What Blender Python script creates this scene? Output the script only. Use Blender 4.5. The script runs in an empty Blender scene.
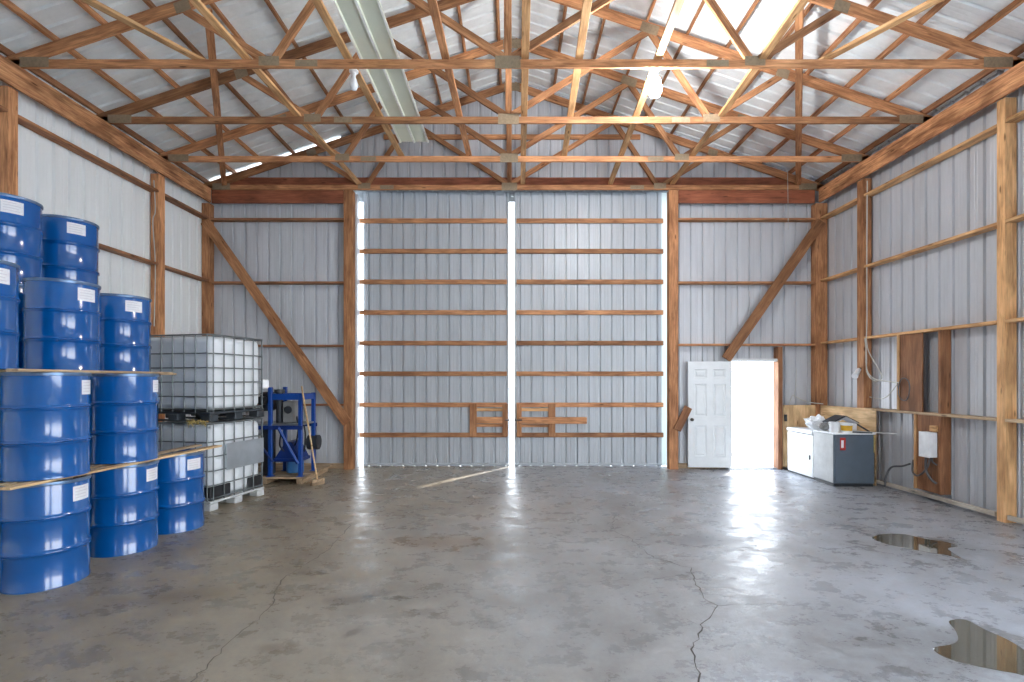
import bpy, bmesh, math, random
from mathutils import Vector, Matrix, noise as mnoise

R = math.radians
S = bpy.context.scene
COL = S.collection
random.seed(7)
F, CX, HY, CAMZ = 500.0, 512.0, 380.0, 1.72      # focal length in px, principal point, camera height

# --------------------------------------------------------------------------- helpers
def srgb(r, g, b):
    f = lambda c: (c / 255) / 12.92 if c <= 10 else (((c / 255) + .055) / 1.055) ** 2.4
    return (f(r), f(g), f(b), 1)

def floor_pt(px, py, z=0.0):
    Y = F * (CAMZ - z) / (py - HY)
    return ((px - CX) * Y / F, Y)

WM = {}                                            # world matrix of everything that is a parent

def tag(o, label=None, cat=None, group=None, kind=None):
    if label: o['label'] = label
    if cat: o['category'] = cat
    if group: o['group'] = group
    if kind: o['kind'] = kind
    return o

def place(o, M, parent=None):
    WM[o.name] = M
    if parent is not None:
        o.parent = parent
        o.matrix_basis = WM[parent.name].inverted() @ M
    else:
        o.matrix_basis = M
    COL.objects.link(o)
    return o

def empty(name, loc, rz=0.0, label=None, cat=None, group=None, kind=None):
    o = bpy.data.objects.new(name, None)
    o.empty_display_size = .1
    place(o, Matrix.Translation(loc) @ Matrix.Rotation(rz, 4, 'Z'))
    return tag(o, label, cat, group, kind)

def finish(name, bm, mat, parent=None, M=None, smooth=False, angle=None):
    """bm holds coordinates local to M (M = parent's frame when not given)."""
    me = bpy.data.meshes.new(name)
    bmesh.ops.recalc_face_normals(bm, faces=bm.faces[:])
    bm.to_mesh(me); bm.free()
    mats = mat if isinstance(mat, (list, tuple)) else [mat]
    for m in mats: me.materials.append(m)
    if smooth:
        me.polygons.foreach_set('use_smooth', [True] * len(me.polygons))
        if angle: me.set_sharp_from_angle(angle=R(angle))
    o = bpy.data.objects.new(name, me)
    if M is None: M = WM[parent.name] if parent is not None else Matrix.Identity(4)
    return place(o, M, parent)

def box(bm, x0, x1, y0, y1, z0, z1, M=None, bev=0.0, mi=0):
    c = Matrix.Translation(((x0 + x1) / 2, (y0 + y1) / 2, (z0 + z1) / 2)) @ Matrix.Diagonal((abs(x1 - x0), abs(y1 - y0), abs(z1 - z0), 1))
    if M is not None: c = M @ c
    r = bmesh.ops.create_cube(bm, size=1.0, matrix=c)
    fs = {f for v in r['verts'] for f in v.link_faces}
    for f in fs: f.material_index = mi
    if bev:
        es = list({e for v in r['verts'] for e in v.link_edges})
        bmesh.ops.bevel(bm, geom=es, offset=bev, segments=1, affect='EDGES', material=-1)
    return r

def frame(p0, p1, up=(0, 0, 1)):
    p0, p1 = Vector(p0), Vector(p1)
    x = (p1 - p0).normalized(); u = Vector(up)
    if abs(x.dot(u)) > .995: u = Vector((0, 1, 0))
    y = u.cross(x).normalized(); z = x.cross(y).normalized()
    M = Matrix((x, y, z)).transposed().to_4x4(); M.translation = p0
    return M, (p1 - p0).length

def timber(name, p0, p1, wy, wz, mat, parent=None, up=(0, 0, 1), bev=.003, **kw):
    """A sawn board from p0 to p1 (its axis); wy across, wz along 'up'. Local x runs along the grain."""
    M, L = frame(p0, p1, up)
    bm = bmesh.new(); box(bm, 0, L, -wy / 2, wy / 2, -wz / 2, wz / 2, bev=bev)
    o = finish(name, bm, mat, parent, M)
    return tag(o, **kw) if kw else o

def bbox(name, x0, x1, y0, y1, z0, z1, mat, parent=None, bev=.003, **kw):
    """Axis-aligned board given by its extent; grain along the longest side."""
    d = [abs(x1 - x0), abs(y1 - y0), abs(z1 - z0)]
    c = Vector(((x0 + x1) / 2, (y0 + y1) / 2, (z0 + z1) / 2)); k = d.index(max(d))
    a = [Vector((1, 0, 0)), Vector((0, 1, 0)), Vector((0, 0, 1))][k]
    p0, p1 = c - a * d[k] / 2, c + a * d[k] / 2
    if k == 0: return timber(name, p0, p1, d[1], d[2], mat, parent, (0, 0, 1), bev, **kw)
    if k == 1: return timber(name, p0, p1, d[0], d[2], mat, parent, (0, 0, 1), bev, **kw)
    return timber(name, p0, p1, d[0], d[1], mat, parent, (0, 1, 0), bev, **kw)

def cyl(bm, p0, p1, r, n=16, r1=None, mi=0, caps=True):
    M, L = frame(p0, p1)
    r1 = r if r1 is None else r1
    a, b = [], []
    for i in range(n):
        t = 2 * math.pi * i / n
        a.append(bm.verts.new(M @ Vector((0, r * math.cos(t), r * math.sin(t)))))
        b.append(bm.verts.new(M @ Vector((L, r1 * math.cos(t), r1 * math.sin(t)))))
    fs = [bm.faces.new((a[i], a[(i + 1) % n], b[(i + 1) % n], b[i])) for i in range(n)]
    if caps: fs += [bm.faces.new(a[::-1]), bm.faces.new(b)]
    for f in fs: f.material_index = mi

def lathe(bm, prof, n=48, mi=0, close=False, M=None):
    rings = []
    for r, z in prof:
        if r < 1e-6:
            v = bm.verts.new((0, 0, z)); rings.append([v] * n)
        else:
            rings.append([bm.verts.new((r * math.cos(2 * math.pi * i / n), r * math.sin(2 * math.pi * i / n), z)) for i in range(n)])
    new = []
    for a, b in zip(rings, rings[1:]):
        for i in range(n):
            vs = []
            for v in (a[i], a[(i + 1) % n], b[(i + 1) % n], b[i]):
                if v not in vs: vs.append(v)
            if len(vs) >= 3:
                f = bm.faces.new(vs); f.material_index = mi; new.append(f)
    if M is not None:
        bmesh.ops.transform(bm, matrix=M, verts=list({v for r_ in rings for v in r_}))
    return new

def smooth_path(pts, sub=6, closed=False):
    P = [Vector(p) for p in pts]; n = len(P); out = []
    for i in range(n if closed else n - 1):
        g = (lambda k: P[k % n]) if closed else (lambda k: P[min(max(k, 0), n - 1)])
        p0, p1, p2, p3 = g(i - 1), g(i), g(i + 1), g(i + 2)
        for s in range(sub):
            t = s / sub
            out.append(.5 * ((2 * p1) + (p2 - p0) * t + (2 * p0 - 5 * p1 + 4 * p2 - p3) * t * t + (3 * p1 - p0 - 3 * p2 + p3) * t ** 3))
    if not closed: out.append(P[-1])
    return out

def tube(bm, pts, r, n=8, mi=0, sub=6):
    P = smooth_path(pts, sub) if sub > 1 else [Vector(p) for p in pts]
    prev, u = None, None
    for i, p in enumerate(P):
        d = (P[min(i + 1, len(P) - 1)] - P[max(i - 1, 0)]).normalized()
        if u is None:
            u = d.orthogonal().normalized()
        u = (u - d * u.dot(d)).normalized(); w = d.cross(u)
        ring = [bm.verts.new(p + (u * math.cos(2 * math.pi * k / n) + w * math.sin(2 * math.pi * k / n)) * r) for k in range(n)]
        if prev:
            for k in range(n):
                f = bm.faces.new((prev[k], prev[(k + 1) % n], ring[(k + 1) % n], ring[k])); f.material_index = mi
        else:
            bm.faces.new(ring[::-1]).material_index = mi
        prev = ring
    bm.faces.new(prev).material_index = mi

def prism(bm, pts, d, M=None, mi=0):
    """polygon pts (x, y) extruded along z from d[0] to d[1]."""
    a = [bm.verts.new((x, y, d[0])) for x, y in pts]; b = [bm.verts.new((x, y, d[1])) for x, y in pts]
    n = len(pts)
    fs = [bm.faces.new((a[i], a[(i + 1) % n], b[(i + 1) % n], b[i])) for i in range(n)] + [bm.faces.new(a[::-1]), bm.faces.new(b)]
    for f in fs: f.material_index = mi
    if M is not None: bmesh.ops.transform(bm, matrix=M, verts=a + b)

# --------------------------------------------------------------------------- materials
def new_mat(name):
    m = bpy.data.materials.new(name); m.use_nodes = True
    nt = m.node_tree; b = nt.nodes['Principled BSDF']
    return m, nt, b

def ramp(nt, stops):
    n = nt.nodes.new('ShaderNodeValToRGB'); e = n.color_ramp.elements
    while len(e) < len(stops): e.new(.5)
    for el, (p, c) in zip(e, stops): el.position = p; el.color = c
    return n

def noise_node(nt, vec, scale, detail=4, rough=.55, dist=0.0):
    n = nt.nodes.new('ShaderNodeTexNoise')
    n.inputs['Scale'].default_value = scale; n.inputs['Detail'].default_value = detail
    n.inputs['Roughness'].default_value = rough; n.inputs['Distortion'].default_value = dist
    if vec is not None: nt.links.new(vec, n.inputs['Vector'])
    return n

def mixrgb(nt, fac, a, b, mode='MIX'):
    n = nt.nodes.new('ShaderNodeMix'); n.data_type = 'RGBA'; n.blend_type = mode
    for s, v in ((n.inputs[0], fac), (n.inputs[6], a), (n.inputs[7], b)):
        if hasattr(v, 'links') or hasattr(v, 'is_linked'): nt.links.new(v, s)
        else: s.default_value = v
    return n.outputs[2]

def wood(name, c1, c2, c3, rough=.65, var=.35, blotch=0.0):
    m, nt, b = new_mat(name); L = nt.links
    tc = nt.nodes.new('ShaderNodeTexCoord'); oi = nt.nodes.new('ShaderNodeObjectInfo')
    mul = nt.nodes.new('ShaderNodeMath'); mul.operation = 'MULTIPLY'; mul.inputs[1].default_value = 40
    L.new(oi.outputs['Random'], mul.inputs[0])
    mp = nt.nodes.new('ShaderNodeMapping'); mp.inputs['Scale'].default_value = (1.3, 17, 17)
    L.new(tc.outputs['Object'], mp.inputs['Vector']); L.new(mul.outputs[0], mp.inputs['Location'])
    n1 = noise_node(nt, mp.outputs[0], 2.2, 5, .6, .8)
    rp = ramp(nt, [(.3, c1), (.52, c2), (.72, c3)]); L.new(n1.outputs['Fac'], rp.inputs[0])
    # per-board tone
    hsv = nt.nodes.new('ShaderNodeHueSaturation')
    mr = nt.nodes.new('ShaderNodeMapRange'); mr.inputs['To Min'].default_value = 1 - var; mr.inputs['To Max'].default_value = 1 + var
    L.new(oi.outputs['Random'], mr.inputs['Value']); L.new(mr.outputs[0], hsv.inputs['Value'])
    hsv.inputs['Saturation'].default_value = .88
    L.new(rp.outputs[0], hsv.inputs['Color'])
    # long soft blotches and knots along the board
    mp2 = nt.nodes.new('ShaderNodeMapping'); mp2.inputs['Scale'].default_value = (1.6, 5, 5)
    L.new(tc.outputs['Object'], mp2.inputs['Vector']); L.new(mul.outputs[0], mp2.inputs['Location'])
    n2 = noise_node(nt, mp2.outputs[0], 1.4, 3, .5)
    rp2 = ramp(nt, [(.38, (.62 - blotch * .3, .55 - blotch * .3, .5 - blotch * .3, 1)), (.6, (1.12, 1.08, 1.05, 1))]); L.new(n2.outputs['Fac'], rp2.inputs[0])
    c = mixrgb(nt, .75, hsv.outputs[0], rp2.outputs[0], 'MULTIPLY')
    vo = nt.nodes.new('ShaderNodeTexVoronoi'); vo.inputs['Scale'].default_value = 1.0
    mp3 = nt.nodes.new('ShaderNodeMapping'); mp3.inputs['Scale'].default_value = (2.1, 9, 9)
    L.new(tc.outputs['Object'], mp3.inputs['Vector']); L.new(mul.outputs[0], mp3.inputs['Location']); L.new(mp3.outputs[0], vo.inputs['Vector'])
    rk = ramp(nt, [(.05, (1, 1, 1, 1)), (.13, (0, 0, 0, 1))]); L.new(vo.outputs['Distance'], rk.inputs[0])
    c = mixrgb(nt, rk.outputs[0], c, tuple(x * .45 for x in c1[:3]) + (1,))
    L.new(c, b.inputs['Base Color']); b.inputs['Roughness'].default_value = rough
    b.inputs['Specular IOR Level'].default_value = .3
    bp = nt.nodes.new('ShaderNodeBump'); bp.inputs['Strength'].default_value = .15; bp.inputs['Distance'].default_value = .003
    L.new(n1.outputs['Fac'], bp.inputs['Height']); L.new(bp.outputs[0], b.inputs['Normal'])
    return m

def plain(name, c, rough=.5, metal=0.0, spec=.5, var=.12, scale=6.0, coat=0.0):
    m, nt, b = new_mat(name); L = nt.links
    tc = nt.nodes.new('ShaderNodeTexCoord')
    n = noise_node(nt, tc.outputs['Object'], scale, 5, .6)
    lo = tuple(x * (1 - var) for x in c[:3]) + (1,); hi = tuple(min(1, x * (1 + var)) for x in c[:3]) + (1,)
    rp = ramp(nt, [(.3, lo), (.7, hi)]); L.new(n.outputs['Fac'], rp.inputs[0])
    L.new(rp.outputs[0], b.inputs['Base Color'])
    b.inputs['Roughness'].default_value = rough; b.inputs['Metallic'].default_value = metal
    b.inputs['Specular IOR Level'].default_value = spec; b.inputs['Coat Weight'].default_value = coat
    b.inputs['Coat Roughness'].default_value = .05
    return m

W_FRAME = wood('wood_frame', srgb(136, 84, 42), srgb(180, 120, 66), srgb(206, 148, 90))
W_PALE = wood('wood_pale', srgb(176, 124, 66), srgb(212, 160, 96), srgb(228, 184, 124), var=.2)
W_RED = wood('wood_red', srgb(120, 58, 26), srgb(152, 78, 38), srgb(172, 98, 52), var=.15)
W_BEAM = wood('wood_beam', srgb(140, 82, 42), srgb(196, 132, 74), srgb(220, 166, 106), blotch=.9, var=.15)
W_BROWN = wood('wood_brown', srgb(122, 76, 40), srgb(154, 100, 56), srgb(174, 120, 72), var=.2)
W_GREY = wood('wood_weathered', srgb(136, 112, 84), srgb(176, 150, 116), srgb(200, 178, 142), var=.25)
W_SILL = wood('wood_sun_bleached', srgb(160, 152, 140), srgb(190, 184, 172), srgb(208, 202, 192), var=.08)
W_PLY = wood('wood_plywood', srgb(190, 152, 100), srgb(212, 178, 126), srgb(226, 196, 150), var=.05)

def metal_sheet(name, c, rough, metal, streak=.12):
    m, nt, b = new_mat(name); L = nt.links
    tc = nt.nodes.new('ShaderNodeTexCoord'); mp = nt.nodes.new('ShaderNodeMapping')
    mp.inputs['Scale'].default_value = (3, 3, .35); L.new(tc.outputs['Object'], mp.inputs['Vector'])
    n = noise_node(nt, mp.outputs[0], 2.0, 5, .6)
    rp = ramp(nt, [(.3, tuple(x * (1 - streak) for x in c[:3]) + (1,)), (.7, tuple(min(1, x * (1 + streak * .5)) for x in c[:3]) + (1,))])
    L.new(n.outputs['Fac'], rp.inputs[0]); L.new(rp.outputs[0], b.inputs['Base Color'])
    rr = nt.nodes.new('ShaderNodeMapRange'); rr.inputs['To Min'].default_value = rough * .8; rr.inputs['To Max'].default_value = rough * 1.25
    L.new(n.outputs['Fac'], rr.inputs['Value']); L.new(rr.outputs[0], b.inputs['Roughness'])
    b.inputs['Metallic'].default_value = metal
    return m

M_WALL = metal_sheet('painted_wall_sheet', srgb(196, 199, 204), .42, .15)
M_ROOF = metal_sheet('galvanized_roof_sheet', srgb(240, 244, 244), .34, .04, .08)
M_WALL_L = metal_sheet('brightened_wall_sheet', srgb(232, 234, 234), .45, .05, .05)  # paler copy of the wall sheet, standing in for brighter light on the left
M_SLIDE = metal_sheet('sliding_door_sheet', srgb(176, 181, 186), .42, .15)
M_LOOSE = metal_sheet('loose_panel_paint', srgb(226, 229, 210), .4, .05, .04)
M_LOOSE_RIB = plain('loose_panel_rib', srgb(250, 250, 240), .4)
M_GALV = plain('galvanized_steel', srgb(150, 154, 156), .4, .8, var=.15)
M_GUSSET = plain('gusset_steel', srgb(150, 132, 108), .5, .3, var=.2, scale=30)
M_BLUE = plain('drum_blue_paint', srgb(4, 82, 152), .16, 0, .6, var=.1, scale=4, coat=.5)
M_DRUMRIM = plain('drum_rim_steel', srgb(96, 120, 150), .3, .5, var=.2, scale=20)
M_FRAMEBLUE = plain('machine_blue_paint', srgb(14, 66, 146), .35, 0, .5)
M_FRAMEDARK = plain('machine_dark_blue_paint', srgb(14, 44, 110), .35, 0, .5)
M_BLACK = plain('black_plastic', srgb(34, 36, 40), .45)
M_DARK = plain('dark_steel', srgb(58, 62, 68), .5, .3)
M_WHITE = plain('white_enamel', srgb(236, 238, 240), .3)
M_DOOR = plain('white_door_paint', srgb(226, 230, 232), .35, var=.04)
M_GREYBOX = plain('grey_cabinet_paint', srgb(96, 108, 120), .4, .2, var=.08)
M_GREYMACH = plain('machine_grey_paint', srgb(140, 140, 138), .5)
M_RED = plain('red_label', srgb(176, 44, 34), .5)
M_YEL = plain('yellow_label', srgb(214, 164, 40), .5)
M_PAPER = plain('paper_label', srgb(222, 222, 226), .7, var=.06, scale=60)
M_INK = plain('faded_ink', srgb(208, 204, 212), .8)
M_WIRE = plain('wire_sheath', srgb(188, 188, 180), .6)
M_PIPE = plain('conduit_grey', srgb(88, 88, 90), .5)
M_CRACK = plain('crack_dirt', srgb(74, 68, 62), .95, spec=.1)
M_STRAW = plain('straw', srgb(196, 172, 106), .8, scale=30)
M_KNOB = plain('knob_dark_metal', srgb(58, 52, 46), .35, .7)
M_CAGE = plain('cage_galvanized', srgb(122, 128, 130), .45, .6)
M_TANK = plain('tank_white_plastic', srgb(222, 226, 230), .4, var=.05, scale=3)
M_PALLETGREY = plain('pallet_grey_plastic', srgb(196, 198, 198), .6)
M_PALLETDARK = plain('pallet_dark_steel', srgb(62, 68, 74), .5, .3)
M_PLATE = plain('tank_sign_plate', srgb(176, 182, 188), .3, .75, var=.08)

# water film
M_WATER, nt, b = new_mat('puddle_water')
b.inputs['Base Color'].default_value = srgb(82, 76, 62); b.inputs['Roughness'].default_value = .015
b.inputs['IOR'].default_value = 1.6; b.inputs['Specular IOR Level'].default_value = .8
b.inputs['Coat Weight'].default_value = .6; b.inputs['Coat Roughness'].default_value = .01

# concrete
M_FLOOR, nt, b = new_mat('stained_concrete'); L = nt.links
tc = nt.nodes.new('ShaderNodeTexCoord'); OBJ = tc.outputs['Object']
n_big = noise_node(nt, OBJ, .35, 4, .55, .4)
n_mid = noise_node(nt, OBJ, 1.1, 10, .72, .1)
mps = nt.nodes.new('ShaderNodeMapping'); mps.inputs['Scale'].default_value = (1.0, 1.25, 1); L.new(OBJ, mps.inputs['Vector'])
n_str = noise_node(nt, mps.outputs[0], 3.2, 11, .76, .1)
n_fine = noise_node(nt, OBJ, 26, 8, .8)
c_mid = ramp(nt, [(.30, srgb(128, 126, 126)), (.5, srgb(158, 159, 163)), (.72, srgb(180, 182, 189))]); L.new(n_mid.outputs['Fac'], c_mid.inputs[0])
# warm light of the drum side put into the colour, fading toward mid-slab
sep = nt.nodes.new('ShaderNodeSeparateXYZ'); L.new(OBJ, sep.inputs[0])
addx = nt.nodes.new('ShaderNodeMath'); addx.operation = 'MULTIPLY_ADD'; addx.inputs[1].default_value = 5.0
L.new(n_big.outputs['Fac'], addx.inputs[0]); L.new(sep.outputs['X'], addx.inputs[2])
warm_cast = nt.nodes.new('ShaderNodeMapRange'); warm_cast.inputs['From Min'].default_value = -.9; warm_cast.inputs['From Max'].default_value = 5.6
warm_cast.inputs['To Min'].default_value = 1.0; warm_cast.inputs['To Max'].default_value = 0; warm_cast.interpolation_type = 'SMOOTHSTEP'
L.new(addx.outputs[0], warm_cast.inputs['Value'])
c_d = mixrgb(nt, warm_cast.outputs[0], c_mid.outputs[0], (.94, .76, .50, 1), "MULTIPLY")
c_s = ramp(nt, [(.33, (.70, .70, .71, 1)), (.6, (1.06, 1.06, 1.06, 1))]); L.new(n_str.outputs['Fac'], c_s.inputs[0])
c_d = mixrgb(nt, .7, c_d, c_s.outputs[0], 'MULTIPLY')
c_f = ramp(nt, [(.3, (.72, .72, .72, 1)), (.66, (1.06, 1.06, 1.06, 1))]); L.new(n_fine.outputs['Fac'], c_f.inputs[0])
c_d = mixrgb(nt, .7, c_d, c_f.outputs[0], 'MULTIPLY')

def stain(col, px, py, rx, ry, rot=0.0, dark=(.5, .47, .44, 1), hard=.6):
    x, y = floor_pt(px, py)
    mp = nt.nodes.new('ShaderNodeMapping'); mp.vector_type = 'TEXTURE'
    mp.inputs['Location'].default_value = (x, y, 0); mp.inputs['Rotation'].default_value = (0, 0, rot); mp.inputs['Scale'].default_value = (rx, ry, 1)
    L.new(OBJ, mp.inputs['Vector'])
    ln = nt.nodes.new('ShaderNodeVectorMath'); ln.operation = 'LENGTH'; L.new(mp.outputs[0], ln.inputs[0])
    ad = nt.nodes.new('ShaderNodeMath'); ad.operation = 'MULTIPLY_ADD'; ad.inputs[1].default_value = 3.2
    sb = nt.nodes.new('ShaderNodeMath'); sb.operation = 'SUBTRACT'; sb.inputs[1].default_value = .5; L.new(n_str.outputs['Fac'], sb.inputs[0])
    L.new(sb.outputs[0], ad.inputs[0]); L.new(ln.outputs['Value'], ad.inputs[2])
    mr = nt.nodes.new('ShaderNodeMapRange'); mr.inputs['From Min'].default_value = 1 - hard; mr.inputs['From Max'].default_value = 1.0
    mr.inputs['To Min'].default_value = 1; mr.inputs['To Max'].default_value = 0; L.new(ad.outputs[0], mr.inputs['Value'])
    return mixrgb(nt, mr.outputs[0], col, mixrgb(nt, 1.0, col, dark, 'MULTIPLY'))
for a in [(345, 600, .26, .10, 0.05), (378, 594, .26, .07, .3), (398, 598, .10, .05, 0), (350, 634, .06, .16, -.5), (180, 596, .5, .2, .2, (.72, .68, .62, 1), .6),
          (505, 535, .35, .12, 0, (.7, .68, .66, 1), .6), (425, 612, .14, .08, 0, (.7, .68, .66, 1), .5), (490, 625, .16, .1, 0, (.74, .73, .72, 1), .6),
          (705, 540, .45, .28, 0, (.66, .66, .68, 1), .7), (310, 573, .16, .07, 0, (.6, .57, .53, 1), .5), (270, 648, .16, .07, 0, (.66, .62, .58, 1), .5),
          (1010, 560, .5, .5, 0, (.78, .77, .76, 1), .6), (440, 542, .9, .3, 0, (.84, .72, .6, 1), .8), (975, 650, .75, .42, 0, (.74, .73, .71, 1), .4), (920, 548, .9, .5, .1, (.74, .73, .71, 1), .4)]:
    c_d = stain(c_d, *a)
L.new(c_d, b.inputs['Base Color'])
rr = ramp(nt, [(.36, (.1, .1, .1, 1)), (.66, (.62, .62, .62, 1))]); L.new(n_str.outputs['Fac'], rr.inputs[0]); L.new(rr.outputs[0], b.inputs['Roughness'])
b.inputs['Specular IOR Level'].default_value = .6
bp = nt.nodes.new('ShaderNodeBump'); bp.inputs['Strength'].default_value = .25; bp.inputs['Distance'].default_value = .02
L.new(n_str.outputs['Fac'], bp.inputs['Height'])
bp2 = nt.nodes.new('ShaderNodeBump'); bp2.inputs['Strength'].default_value = .25; bp2.inputs['Distance'].default_value = .004
L.new(n_fine.outputs['Fac'], bp2.inputs['Height']); L.new(bp.outputs[0], bp2.inputs['Normal']); L.new(bp2.outputs[0], b.inputs['Normal'])

M_GRAVEL = plain('pale_gravel', srgb(220, 217, 210), .9, var=.2, scale=8)

M_TRANS, nt, b = new_mat('gap_glow_strip')
tr = nt.nodes.new('ShaderNodeBsdfTranslucent'); tr.inputs['Color'].default_value = srgb(226, 232, 228)
ms = nt.nodes.new('ShaderNodeMixShader'); ms.inputs[0].default_value = .22
b.inputs['Base Color'].default_value = srgb(222, 230, 226)
nt.links.new(b.outputs[0], ms.inputs[1]); nt.links.new(tr.outputs[0], ms.inputs[2]); nt.links.new(ms.outputs[0], nt.nodes['Material Output'].inputs['Surface'])

def emissive(name, c, s):
    m, nt, b = new_mat(name)
    b.inputs['Base Color'].default_value = c; b.inputs['Emission Color'].default_value = c; b.inputs['Emission Strength'].default_value = s
    return m
M_BULB_ON = emissive('lit_bulb_glass', (.97, .98, 1, 1), 480)
M_BULB_OFF = plain('unlit_bulb_glass', srgb(232, 234, 236), .15)

# --------------------------------------------------------------------------- the shell
XL, XR, YF, YB = -5.81, 5.92, 9.6, -3.0           # inner faces of the framing
PXL, PXR, PYF = -5.97, 6.08, 9.77                 # metal sheets
RIB, RIBD = .2286, .03
EAVE, TOPZ = 5.40, 7.36
def z_raf(x): return TOPZ - abs(x) / 3            # underside of the rafters
def z_sheet(x): return z_raf(x) + .147 + .092     # roof sheet

def rib_cols(a, b, phase=0.0, extra=()):
    """(position, depth) pairs of a ribbed sheet from a to b: flat pans, trapezoid ribs pressed outward, two small stiffeners."""
    out = []
    k = math.floor((a - phase) / RIB) - 1
    while phase + k * RIB < b + RIB:
        c = phase + k * RIB
        for d, h in ((-.024, 0), (-.012, RIBD), (.012, RIBD), (.024, 0), (.078, 0), (.084, .0022), (.094, .0022), (.100, 0), (.128, 0), (.134, .0022), (.144, .0022), (.150, 0)):
            if a < c + d < b: out.append((c + d, h))
        k += 1
    for e in [a, b] + list(extra):
        if a <= e <= b and all(abs(e - o[0]) > 1e-4 for o in out):
            out.append((e, 0))
    return sorted(out)

def sheet(name, cols, spans, pt, mat, parent=None, **kw):
    """cols along the sheet; spans(mid) -> list of (z0(u), z1(u)); pt(u, depth, z) -> xyz."""
    bm = bmesh.new()
    for (u0, h0), (u1, h1) in zip(cols, cols[1:]):
        for z0, z1 in spans((u0 + u1) / 2):
            q = [pt(u0, h0, z0(u0)), pt(u1, h1, z0(u1)), pt(u1, h1, z1(u1)), pt(u0, h0, z1(u0))]
            bm.faces.new([bm.verts.new(v) for v in q])
    bmesh.ops.remove_doubles(bm, verts=bm.verts[:], dist=1e-4)
    o = finish(name, bm, mat, parent)
    return tag(o, **kw)

C = lambda v: (lambda u: v)
SY0, SY1, SZ = -2.6, 2.7, 4.5                    # unseen opening on the right, added and sized to let in light
DOOR_X0, DOOR_X1, DOOR_H = 4.20, 5.11, 2.08
GAP_END = -3.35
def far_spans(u):
    top = (lambda x: z_sheet(x) - .026) if u < GAP_END else (lambda x: z_sheet(x) + .03)
    if -3.06 < u < 3.03: return [(C(5.42), top)]
    if DOOR_X0 < u < DOOR_X1: return [(C(DOOR_H + .02), top)]
    return [(C(-.02), top)]
sheet('wall_far', rib_cols(PXL, PXR, .05, (-3.06, 3.03, DOOR_X0, DOOR_X1, GAP_END, 0)), far_spans, lambda u, h, z: (u, PYF + h, z), M_WALL, kind='structure')
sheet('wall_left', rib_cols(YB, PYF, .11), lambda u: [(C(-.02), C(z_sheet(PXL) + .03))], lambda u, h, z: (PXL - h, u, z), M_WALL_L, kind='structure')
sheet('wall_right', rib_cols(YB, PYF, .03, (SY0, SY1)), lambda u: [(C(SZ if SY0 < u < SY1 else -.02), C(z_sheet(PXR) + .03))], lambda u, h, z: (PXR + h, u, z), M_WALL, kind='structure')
BX0, BX1, BZ = 2.2, 5.0, 3.4  # unseen rear opening, added to light the left and far walls
def back_spans(u):
    top = lambda x: z_sheet(x) + .03
    return [(C(BZ), top)] if BX0 < u < BX1 else [(C(-.02), top)]
sheet('wall_back', rib_cols(PXL, PXR, .05, (BX0, BX1, 0)), back_spans, lambda u, h, z: (u, YB - h, z), M_WALL, kind='structure')

# roof sheets: ribs run down the slope
bm = bmesh.new()
cols = rib_cols(YB - .1, PYF + .12, .07)
for s in (-1, 1):
    xe = 6.25
    for (u0, h0), (u1, h1) in zip(cols, cols[1:]):
        q = [(0, u0, z_sheet(0) + h0), (0, u1, z_sheet(0) + h1), (s * xe, u1, z_sheet(xe) + h1), (s * xe, u0, z_sheet(xe) + h0)]
        bm.faces.new([bm.verts.new(v) for v in q])
bmesh.ops.remove_doubles(bm, verts=bm.verts[:], dist=1e-4)
tag(finish('ceiling', bm, M_ROOF), kind='structure')

# floor slab with cracks, ground outside
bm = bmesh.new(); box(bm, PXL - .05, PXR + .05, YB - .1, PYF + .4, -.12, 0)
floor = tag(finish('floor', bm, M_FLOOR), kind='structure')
bm = bmesh.new()
g = [bm.verts.new(v) for v in ((-90, -90, -.07), (90, -90, -.07), (90, 110, -.07), (-90, 110, -.07))]; bm.faces.new(g)
tag(finish('ground', bm, M_GRAVEL), kind='structure')

def crack(px, w, seed):
    rnd = random.Random(seed)
    P = [Vector((*floor_pt(x, y), 0)) for x, y in px]; Q = []
    for a, c in zip(P, P[1:]):
        n = max(2, int((c - a).length / .05))
        for i in range(n):
            p = a.lerp(c, i / n); Q.append(p + Vector((rnd.uniform(-.018, .018), rnd.uniform(-.018, .018), 0)))
    Q.append(P[-1]); bm = bmesh.new(); prev = None
    for i, p in enumerate(Q):
        d = (Q[min(i + 1, len(Q) - 1)] - Q[max(i - 1, 0)]).normalized(); nrm = Vector((-d.y, d.x, 0))
        ww = w * rnd.uniform(.3, 1.0)
        a, c = bm.verts.new(p + nrm * ww + Vector((0, 0, .0012))), bm.verts.new(p - nrm * ww + Vector((0, 0, .0012)))
        if prev: bm.faces.new((prev[0], a, c, prev[1]))
        prev = (a, c)
    finish('crack', bm, M_CRACK, floor)
crack([(616, 514), (613, 520), (612, 530), (630, 538), (640, 548), (655, 558), (690, 568), (693, 578), (703, 598), (717, 605), (712, 615), (702, 625), (700, 635), (692, 645), (695, 655), (698, 668), (702, 690)], .006, 1)
crack([(352, 523), (330, 548), (305, 565), (280, 580), (275, 592), (272, 603), (262, 616), (245, 630), (225, 648), (205, 668), (185, 690)], .006, 2)
crack([(400, 598), (440, 591), (512, 587), (560, 584), (650, 578), (690, 575)], .003, 3)
crack([(717, 605), (760, 604), (800, 606)], .003, 4)

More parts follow.
